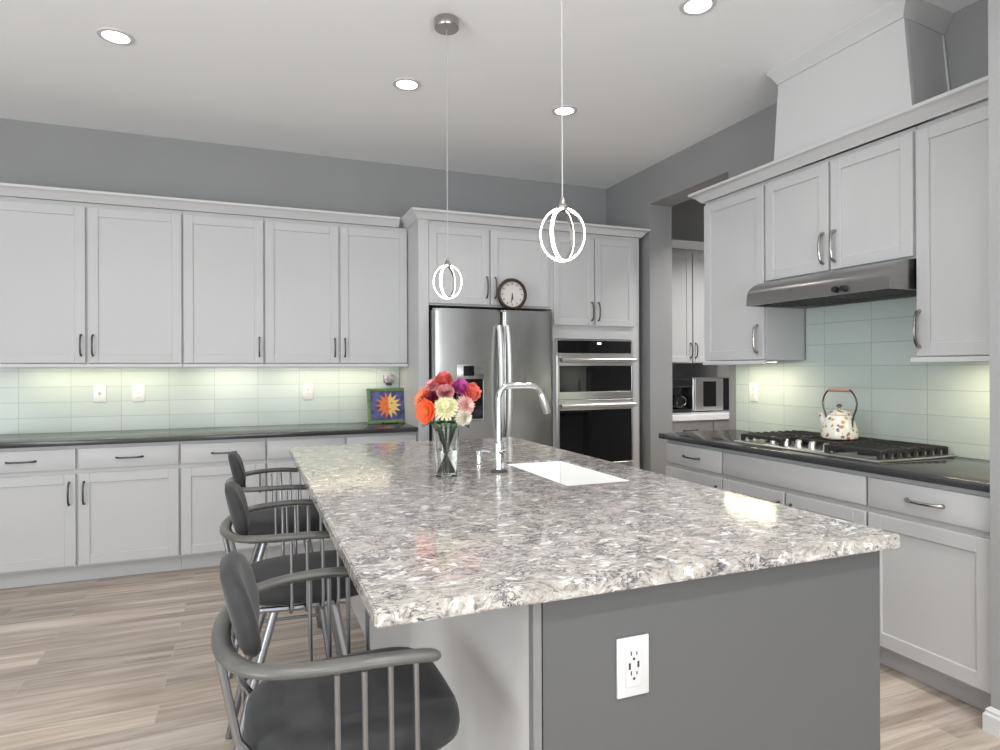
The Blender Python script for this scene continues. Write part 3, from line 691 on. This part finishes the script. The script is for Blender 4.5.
# faucet
t = thing('faucet', 'tall chrome kitchen faucet with squared spout beside the island sink', 'faucet', (0.987, 2.498, 0.9143))
MB().lathe([(0.0, 0), (0.036, 0), (0.036, 0.006), (0.030, 0.010), (0, 0.010)], 28).build('base_flange', W['dgrey'], t)
MB().lathe([(0.0, 0.0105), (0.0205, 0.0105), (0.0205, 0.118), (0.0190, 0.124), (0.0165, 0.130), (0, 0.130)], 28).build('valve_body', W['chrome'], t)
pts = [(0, 0, 0.128), (0, 0, 0.30)] + [(0.052 - 0.052 * math.cos(a), 0, 0.312 + 0.052 * math.sin(a)) for a in [PI / 2 * k / 8 for k in range(0, 9)]]
pts += [(0.14, 0, 0.364)] + [(0.148 + 0.055 * math.sin(a), 0, 0.309 + 0.055 * math.cos(a)) for a in [1.25 * k / 7 for k in range(1, 8)]]
MB().tube(pts, 0.0130, 16).build('spout', W['chrome'], t)
d = Vector((math.cos(1.25), 0, -math.sin(1.25))); p0 = Vector(pts[-1])
MB().tube([p0 - d * 0.001, p0 + d * 0.012, p0 + d * 0.085, p0 + d * 0.090], [0.0140, 0.0165, 0.0160, 0.0140], 18).build('spray_head', W['bright'], t)
MB().tube([(0, -0.022, 0.085), (0, -0.038, 0.087), (0, -0.075, 0.10)], [0.010, 0.007, 0.006], 10).build('lever', W['chrome'], t)
t = thing('soap_dispenser', 'short chrome soap pump standing on the island behind the faucet', 'soap dispenser', (0.965, 2.683, 0.9143))
MB().lathe([(0, 0), (0.019, 0), (0.019, 0.006), (0.013, 0.010), (0.013, 0.065), (0.010, 0.070), (0, 0.071)], 22).build('body', W['chrome'], t)
MB().tube([(0, 0, 0.066), (0.02, -0.01, 0.067), (0.045, -0.022, 0.063)], 0.006, 10).build('spout', W['chrome'], t)

# ------------------------------------------------------------------ vase of flowers
VX, VY, VZ = 0.745, 2.465, 0.9143
t = thing('glass_vase', 'clear glass vase of flowers standing on the island near the faucet', 'vase', (VX, VY, VZ))
MB().lathe([(0.0, 0.0), (0.040, 0.0), (0.044, 0.004), (0.045, 0.03), (0.047, 0.12), (0.053, 0.200), (0.0515, 0.2015), (0.0495, 0.200), (0.0438, 0.12), (0.0418, 0.03), (0.039, 0.013), (0.0, 0.012)], 40).build('vessel', W['glass'], t)
MB().lathe([(0.0, 0.0125), (0.0385, 0.0135), (0.0413, 0.03), (0.0431, 0.11), (0.0, 0.11)], 40).build('water', W['water'], t)
stem_m = mat('stem_green', (0.10, 0.20, 0.06), 0.5); leaf_m = mat('leaf_green', (0.07, 0.17, 0.05), 0.5)
cam_right = rr
def petals(mb, n, r0, r1, w, cup, z0, jit=0.12):
    for k in range(n):
        a = 2 * PI * (k + random.uniform(-jit, jit)) / n; ca, sa = math.cos(a), math.sin(a)
        L = r1 * random.uniform(0.92, 1.06); rows = []
        for i, u in enumerate((0, 0.35, 0.7, 0.92, 1.0)):
            rad = r0 + (L - r0) * u; wd = w * (0.45, 0.85, 1.0, 0.75, 0.25)[i] / 2
            z = z0 + cup * u * u * L + random.uniform(-0.001, 0.001)
            rows.append([mb.bm.verts.new((rad * ca - s * wd * sa, rad * sa + s * wd * ca, z + (0.0025 if s == 0 else 0.0))) for s in (-1, 0, 1)])
        for A, B in zip(rows, rows[1:]):
            for s in (0, 1): mb.bm.faces.new((A[s], A[s + 1], B[s + 1], B[s]))
    return mb
def flower(kind, label, px, pz, dep, r, col, ccol, tilt=(0.0, 0.0), leaf=False):
    """px: metres to the right of the vase as seen from the room, pz: height above the counter, dep: metres behind the vase axis"""
    hx, hy = rr.x * px + f_.x * dep, rr.y * px + f_.y * dep
    ft = thing(kind, label, 'flower', (VX, VY, VZ), 0, 'flowers in the glass vase')
    # stem from the vase floor up to the head
    k = 0.55; bx, by = -hx * 0.28, -hy * 0.28
    L = math.hypot(bx, by)
    if L > 0.029: bx *= 0.029 / L; by *= 0.029 / L
    nx, ny = hx * 0.40, hy * 0.40; L = math.hypot(nx, ny)
    if L > 0.038: nx *= 0.038 / L; ny *= 0.038 / L
    head = Vector((hx, hy, pz))
    nrm = Vector((hx * 2.0, hy * 2.0, 0.10)) - f_ * 0.25 + rr * tilt[0] + Vector((0, 0, tilt[1])); nrm.normalize()
    MB().tube([(bx, by, 0.016), ((bx + nx) / 2, (by + ny) / 2, 0.105), (nx, ny, 0.198), tuple((Vector((nx, ny, 0.198)) + head) / 2 + Vector((0, 0, 0.006))), tuple(head - nrm * 0.006)], 0.0042, 8).build('stem', stem_m, ft)
    q = Vector((0, 0, 1)).rotation_difference(nrm).to_matrix().to_4x4()
    mw = Matrix.Translation(head) @ q
    pm = mat('petal', col, 0.55, noise=0.18, nscale=60)
    mb = MB()
    if kind == 'gerbera':
        petals(mb, 22, r * 0.15, r, r * 0.30, 0.18, 0.0); petals(mb, 18, r * 0.15, r * 0.78, r * 0.28, 0.32, 0.004); petals(mb, 14, r * 0.1, r * 0.45, r * 0.18, 0.5, 0.007)
    elif kind == 'chrysanthemum':
        for j in range(6): petals(mb, 20 - 2 * j, r * 0.05, r * (1 - 0.13 * j), r * 0.24, -0.10 + 0.20 * j, 0.004 * j)
    else:  # rose
        for j in range(6): petals(mb, 7 if j < 4 else 5, r * 0.05, r * (1 - 0.13 * j), r * (1.0 - 0.10 * j), 0.30 + 0.36 * j, 0.003 * j)
    ob = mb.build('bloom', pm, ft, smooth=80); ob.matrix_local = mw
    if ccol:
        c_ = MB().lathe([(0, 0.010), (r * 0.16, 0.0095), (r * 0.22, 0.006), (r * 0.22, 0.0)], 16).build('flower_centre', mat('disc', ccol, 0.7, noise=0.3, nscale=200), ft); c_.matrix_local = mw
    if leaf:
        mb = MB()
        for s in (-1, 1):
            base = Vector((nx, ny, 0.205)); dirv = (head - base).normalized() * 0.3 + rr * s * 0.8 + Vector((0, 0, 0.15)); dirv.normalize(); side = dirv.cross(Vector((0, 0, 1))).normalized()
            rows = []
            for i, u in enumerate((0, .3, .6, .85, 1)):
                w_ = (0.003, .013, .014, .008, .001)[i]; c0 = base + dirv * 0.07 * u + Vector((0, 0, 0.01 - 0.04 * u * u))
                rows.append([mb.bm.verts.new(c0 + side * w_ * s2 + Vector((0, 0, 0.004 * abs(s2)))) for s2 in (-1, 0, 1)])
            for A, B in zip(rows, rows[1:]):
                for s2 in (0, 1): mb.bm.faces.new((A[s2], A[s2 + 1], B[s2 + 1], B[s2]))
        mb.build('leaves', leaf_m, ft, smooth=80)
    return ft
flower('gerbera', 'orange-red gerbera lowest on the faucet-far side of the bouquet, facing out', -0.072, 0.268, -0.050, 0.052, (0.80, 0.10, 0.02), (0.45, 0.18, 0.02), (-0.1, -0.05), True)
flower('gerbera', 'coral orange gerbera at the upper outer side of the bouquet above the orange-red one', -0.092, 0.325, -0.005, 0.046, (0.85, 0.22, 0.10), (0.5, 0.2, 0.05), (-0.2, 0.2), True)
flower('chrysanthemum', 'pale yellow-green chrysanthemum at the front middle of the bouquet', 0.005, 0.285, -0.070, 0.052, (0.74, 0.72, 0.42), None, (0.0, 0.05))
flower('chrysanthemum', 'pale pink chrysanthemum on the faucet side below the orange rose', 0.078, 0.290, -0.030, 0.046, (0.82, 0.50, 0.46), None, (0.15, 0.0), True)
flower('rose', 'orange and pink rose at the outer edge nearest the faucet', 0.092, 0.335, 0.0, 0.042, (0.85, 0.22, 0.16), None, (0.25, 0.2))
flower('rose', 'magenta rose near the top of the bouquet on the faucet side', 0.052, 0.350, -0.010, 0.040, (0.55, 0.10, 0.36), None, (0.1, 0.3), True)
flower('rose', 'coral red rose topmost in the bouquet', -0.008, 0.375, 0.005, 0.042, (0.72, 0.16, 0.14), None, (0, 0.35), True)
flower('chrysanthemum', 'pink chrysanthemum at the top of the bouquet beside the coral red rose', -0.050, 0.360, 0.005, 0.042, (0.78, 0.32, 0.34), None, (-0.15, 0.3))
flower('rose', 'dusty rose flower in the middle of the bouquet above the chrysanthemum', 0.002, 0.338, -0.045, 0.036, (0.66, 0.30, 0.30), None, (0, 0.1), True)
flower('rose', 'dark wine rose tucked between the orange gerberas and the chrysanthemum', -0.046, 0.318, -0.035, 0.030, (0.26, 0.03, 0.05), None, (-0.1, 0.1))
flower('chrysanthemum', 'cream white flower lowest on the faucet side of the bouquet', 0.072, 0.245, -0.040, 0.040, (0.84, 0.78, 0.66), None, (0.2, -0.2), True)
flower('rose', 'dark plum flower at the back of the bouquet under the magenta rose', 0.045, 0.318, 0.03, 0.034, (0.22, 0.03, 0.10), None, (0.1, 0.1))

# ------------------------------------------------------------------ bar stools
def make_stool(label):
    t = thing('bar_stool', label, 'stool', (0, 0, 0), 0, 'bar stools along the island')
    # seat cushion: rounded shield, wider at the front
    mb = MB(); b = mb.bm; N = 40
    def outline(sc_):
        o = []
        for k in range(N):
            a = 2 * PI * k / N; c, s = math.cos(a), math.sin(a)
            rx = 0.215 * abs(c) ** 0.0
            ex = math.copysign(abs(c) ** 0.55, c) * 0.207; ey = math.copysign(abs(s) ** 0.55, s) * (0.196 + 0.030 * c)
            o.append((0.04 + ex * 1.04 * sc_, ey * sc_))
        return o
    rings = []
    for (sc_, z) in ((0.80, 0.586), (0.93, 0.589), (0.99, 0.603), (1.0, 0.620), (0.985, 0.638), (0.93, 0.651), (0.80, 0.659), (0.5, 0.665), (0.2, 0.667)):
        rings.append([b.verts.new((x, y, z)) for x, y in outline(sc_)])
    for A, B in zip(rings, rings[1:]):
        for k in range(N): b.faces.new((A[k], A[(k + 1) % N], B[(k + 1) % N], B[k]))
    b.faces.new(rings[0][::-1]); b.faces.new(rings[-1])
    mb.build('seat', W['velvet'], t, smooth=60)
    # curved oval back pad, inside the rail
    mb = MB(); b = mb.bm; N = 32; front = []
    def pad(u, v, off):
        y = u * 0.150; z = 0.876 + v * 0.090
        x = -0.181 + 0.9 * y * y - (z - 0.865) * 0.24 + off
        return (x, y, z)
    ringsP = []
    for (s_, off) in ((0.30, -0.022), (0.75, -0.020), (0.93, -0.015), (1.0, -0.003), (1.0, 0.004), (0.93, 0.015), (0.75, 0.020), (0.30, 0.022)):
        rg = []
        for k in range(N):
            a = 2 * PI * k / N; c, s = math.cos(a), math.sin(a)
            rg.append(b.verts.new(pad(math.copysign(abs(c) ** 0.75, c) * s_, math.copysign(abs(s) ** 0.8, s) * s_, off)))
        ringsP.append(rg)
    for A, B in zip(ringsP, ringsP[1:]):
        for k in range(N): b.faces.new((A[k], A[(k + 1) % N], B[(k + 1) % N], B[k]))
    b.faces.new(ringsP[0][::-1]); b.faces.new(ringsP[-1])
    mb.build('back_pad', W['velvet'], t, smooth=60)
    # horseshoe arm rail
    pts = []
    side = [(0.165, 0.255), (0.12, 0.262), (0.04, 0.268), (-0.05, 0.262), (-0.13, 0.235)]
    zz = [0.815, 0.823, 0.830, 0.830, 0.826]
    for (x, y), z in zip(side, zz): pts.append((x, -y, z))
    pts += [(-0.178, -0.185, 0.822), (-0.208, -0.10, 0.818), (-0.217, 0, 0.817), (-0.208, 0.10, 0.818), (-0.178, 0.185, 0.822)]
    for (x, y), z in list(zip(side, zz))[::-1]: pts.append((x, y, z))
    # smooth the polyline (Catmull-Rom)
    P = [Vector(p) for p in pts]; out = []
    for i in range(len(P) - 1):
        a, b_, c, d = P[max(i - 1, 0)], P[i], P[i + 1], P[min(i + 2, len(P) - 1)]
        for k in range(4):
            u = k / 4; out.append(0.5 * ((2 * b_) + (c - a) * u + (2 * a - 5 * b_ + 4 * c - d) * u * u + (3 * b_ - a - 3 * c + d) * u ** 3))
    out.append(P[-1])
    n = len(out); rs = [0.0185 if 2 < i < n - 3 else (0.010, 0.016, 0.018)[min(i, n - 1 - i)] for i in range(n)]
    MB().tube([tuple(p) for p in out], rs, 14, flat=0.62, up=(0, 0, 1)).build('arm_rail', W['rail'], t, smooth=60)
    # spindles
    for s in (-1, 1):
        for x, y in ((-0.022, 0.265), (0.025, 0.267), (0.072, 0.265), (0.120, 0.260)):
            MB().tube([(x, s * y, 0.815), (x + 0.002, s * y, 0.64), (x + 0.002, s * (y - 0.006), 0.605), (x, s * (y - 0.03), 0.586), (x, s * 0.155, 0.580)], 0.0055, 8).build('spindle', W['stool'], t)
    MB().tube([(-0.13, -0.16, 0.578), (-0.14, 0, 0.578), (-0.13, 0.16, 0.578), (0.0, 0.18, 0.578), (0.16, 0.17, 0.578), (0.18, 0, 0.578), (0.16, -0.17, 0.578), (0.0, -0.18, 0.578), (-0.13, -0.16, 0.578)], 0.010, 8).build('seat_frame', W['stool'], t)
    for s in (-1, 1):
        MB().tube([(0.12, s * 0.150, 0.580), (0.175, s * 0.185, 0.30), (0.215, s * 0.215, 0.0)], 0.0135, 12).build('leg', W['stool'], t)
        MB().tube([(-0.06, s * 0.130, 0.580), (-0.145, s * 0.165, 0.30), (-0.215, s * 0.195, 0.0)], 0.0135, 12).build('leg', W['stool'], t)
        MB().tube([(-0.128, s * 0.12, 0.578), (-0.185, s * 0.125, 0.66), (-0.216, s * 0.115, 0.815)], 0.008, 8).build('back_post', W['stool'], t)
    mb = MB(); q = [(0.188, -0.193), (0.188, 0.193), (-0.163, 0.173), (-0.163, -0.173)]
    for i in range(4):
        a, b2 = q[i], q[(i + 1) % 4]; mb.tube([(a[0], a[1], 0.22), (b2[0], b2[1], 0.22)], 0.0075, 8)
    mb.build('footrest', W['stool'], t)
    return t
st = make_stool('charcoal velvet bar stool nearest the camera at the near end of the island')
st.location = (0.165, 1.40, 0)
for (x, y, lb) in ((0.145, 2.335, 'charcoal velvet bar stool in the middle of the island, between two like it'), (0.132, 3.22, 'charcoal velvet bar stool farthest from the camera, nearest the back cabinets')):
    c_ = copy_tree(st); c_.location = (x, y, 0); c_['label'] = lb

# ------------------------------------------------------------------ pendants
def pendant(label, x, y, zc, R, yaw):
    t = thing('pendant_light', label, 'pendant light', (x, y, HC), 0, 'pendants over the island')
    MB().lathe([(0, -0.0005), (0.060, -0.0005), (0.062, -0.006), (0.062, -0.040), (0.058, -0.046), (0, -0.046)], 32).build('canopy', W['nickel'], t)
    top = zc + R * 1.2 - HC
    MB().tube([(0, 0, -0.045), (0, 0, top + 0.028)], 0.0022, 6).build('cord', mat('cord_grey', (0.45, 0.45, 0.45), 0.4), t)
    MB().lathe([(0, top + 0.034), (0.006, top + 0.030), (0.012, top + 0.008), (0.018, top + 0.002), (0.018, top - 0.006), (0, top - 0.006)], 18).build('cap', W['nickel'], t)
    for k, (ang, rad) in enumerate(((yaw, R), (yaw + 1.05, R * 0.965))):
        # a flat metal hoop with a glowing outer band
        mi, mo = MB(), MB(); N = 48
        d = Vector((math.cos(ang), math.sin(ang), 0)); nn = Vector((-math.sin(ang), math.cos(ang), 0)); c0 = Vector((0, 0, zc - HC)); w = 0.0052
        def hoop(mb, r0, r1, w):
            rg = []
            for i in range(N):
                a = 2 * PI * i / N; e_ = d * math.cos(a) + Vector((0, 0, 1.2)) * math.sin(a)
                rg.append([mb.bm.verts.new(c0 + e_ * r_ + nn * s_) for r_, s_ in ((r0, -w), (r1, -w), (r1, w), (r0, w))])
            for i in range(N):
                A, B = rg[i], rg[(i + 1) % N]
                for j in range(4): mb.bm.faces.new((A[j], A[(j + 1) % 4], B[(j + 1) % 4], B[j]))
        hoop(mi, rad - 0.007, rad - 0.0035, w); hoop(mo, rad - 0.0033, rad - 0.0002, w * 0.9)
        hp = mi.build('hoop', W['nickel'], t); mo.build('led_band', W['led'], hp)
    return t
pendant('smaller-looking glowing double-hoop pendant in front of the cabinet above the refrigerator', 0.926, 3.03, 1.785, 0.0715, -0.30)
pendant('larger-looking glowing double-hoop pendant hung nearer the camera', 0.925, 1.787, 1.773, 0.0715, -0.47)

# ------------------------------------------------------------------ recessed lights
def downlight(label, x, y, power=3.5, z=HC, grp='recessed ceiling lights'):
    t = thing('recessed_light', label, 'ceiling light', (x, y, z), 0, grp)
    MB().lathe([(0.062, -0.0005), (0.086, -0.0005), (0.084, -0.006), (0.064, -0.008), (0.062, -0.004)], 36, closed=True).build('trim_ring', W['trim'], t)
    MB().lathe([(0, -0.003), (0.0615, -0.003), (0.0615, -0.0005), (0, -0.0005)], 36).build('lens', W['can'], t)
    l = area('downlight', (x, y, z - 0.010), (0, 0, 0), 0.12, 0.12, power, (1.0, 0.98, 0.95), spread=math.radians(110), shape='DISK')
downlight('recessed ceiling light over the stool side, farthest from the arch', -0.632, 3.80)
downlight('recessed ceiling light in front of the refrigerator, beside the pendant canopy', 0.906, 3.795)
downlight('recessed ceiling light in front of the wall ovens, behind the pendant cord', 1.986, 3.80)
downlight('recessed ceiling light over the cooktop aisle, nearest the chimney box', 2.008, 2.467)

# ------------------------------------------------------------------ under-cabinet strips
def strip(label, loc, rot, ln, power):
    t = thing('under_cabinet_light', label, 'strip light', loc, rot)
    MB().box(0, ln, -0.014, 0.014, -0.012, -0.0005, 0.002).build('housing', W['trim'], t)
    MB().box(0.01, ln - 0.01, -0.010, 0.010, -0.0145, -0.0121).build('lens', W['strip'], t)
    c = Vector(loc) + Matrix.Rotation(rot, 3, 'Z') @ Vector((ln / 2, 0, -0.017))
    area('under_cabinet_glow', c, (0, 0, rot), ln - 0.04, 0.02, power, (1.0, 0.86, 0.60))
for k, (x, ln, w) in enumerate(((-1.45, 0.95, 'farthest from the refrigerator'), (-0.40, 0.48, 'in the middle of the back wall'), (0.20, 0.90, 'nearest the refrigerator'))):
    strip('slim strip light under the back wall upper cabinet ' + w, (x, 5.17, 1.3995), 0, ln, 2.0 * ln)
strip('slim strip light under the upper cabinet beside the arch', (3.02, 3.47, 1.3995), ROT, 0.48, 2.4)
strip('slim strip light under the upper cabinet by the near wall', (3.02, 2.0, 1.3995), ROT, 0.46, 2.4)

# ------------------------------------------------------------------ pantry beyond the arch
upper_cabinet('white two-door upper cabinet in the pantry seen through the arch', (3.46, 4.94, 0), 0, 0.975, 1.40, 2.483, 0.37, [(0, 0.487, 1.405, 2.45, 0.457), (0.487, 0.975, 1.405, 2.45, 0.517)], rail=False)
tag(MB().sweep([(3.46, 4.94), (4.95, 4.94)], CRP, 2.483).build('crown_molding', W['trim']), 'white crown molding on the pantry cabinet seen through the arch', 'molding')
t = base_cabinet('white pantry base cabinet below the microwave, seen through the arch', (3.46, 4.70, 0), 0, 1.05, [(0, 0.525, 0.49), (0.525, 1.05, 0.56)], [(0, 0.525, 1), (0.525, 1.05, 1)])
tag(MB().box(3.46, 5.0, 4.66, YW - 0.001, 0.880, 0.935, 0.003).build('countertop', W['porc']), 'white pantry countertop under the microwave', 'countertop')
t = thing('microwave', 'silver microwave with a black control panel on the pantry counter', 'microwave', (3.93, 4.90, 0.9352))
MB().box(0, 0.50, 0.02, 0.36, 0.008, 0.325, 0.006).box(0.03, 0.06, 0.05, 0.08, 0, 0.008).box(0.44, 0.47, 0.05, 0.08, 0, 0.008).box(0.03, 0.06, 0.30, 0.33, 0, 0.008).box(0.44, 0.47, 0.30, 0.33, 0, 0.008).build('body', W['bright'], t)
d = MB().box(0.004, 0.34, -0.004, 0.0195, 0.012, 0.32, 0.003).build('door', W['bright'], t)
MB().box(0.10, 0.25, -0.007, -0.003, 0.05, 0.29).build('door_glass', W['bglass'], d)
MB().box(0.345, 0.496, 0.0, 0.0195, 0.012, 0.32, 0.003).build('control_panel', W['bglass'], t)
t = thing('coffee_maker', 'black coffee maker beside the pantry microwave', 'coffee maker', (3.66, 4.88, 0.9352))
MB().box(0, 0.22, 0.0, 0.26, 0, 0.03, 0.006).box(0, 0.22, 0.16, 0.26, 0.03, 0.32, 0.006).box(0, 0.22, 0.0, 0.16, 0.24, 0.32, 0.008).build('body', W['black'], t)
c_ = MB().lathe([(0, 0.0305), (0.055, 0.0305), (0.068, 0.06), (0.066, 0.11), (0.045, 0.15), (0.048, 0.165), (0, 0.165)], 24, (0.11, 0.08, 0)).build('carafe', W['bglass'], t)
MB().tube([(0.175, 0.08, 0.06), (0.20, 0.06, 0.08), (0.20, 0.06, 0.13), (0.16, 0.08, 0.15)], 0.007, 8).build('carafe_handle', W['chrome'], t)
for x, y in ((-0.632, -0.2), (0.906, -0.2), (2.008, -0.2), (-0.632, 1.133), (0.906, 1.133), (2.008, 1.133)):
    downlight('recessed ceiling light on the camera side of the kitchen, above the picture', x, y, 13.0 if y < 0 else 4.0, grp='recessed ceiling lights on the camera side')
downlight('recessed light just inside the pantry beyond the arch', 4.05, 3.95, 30)
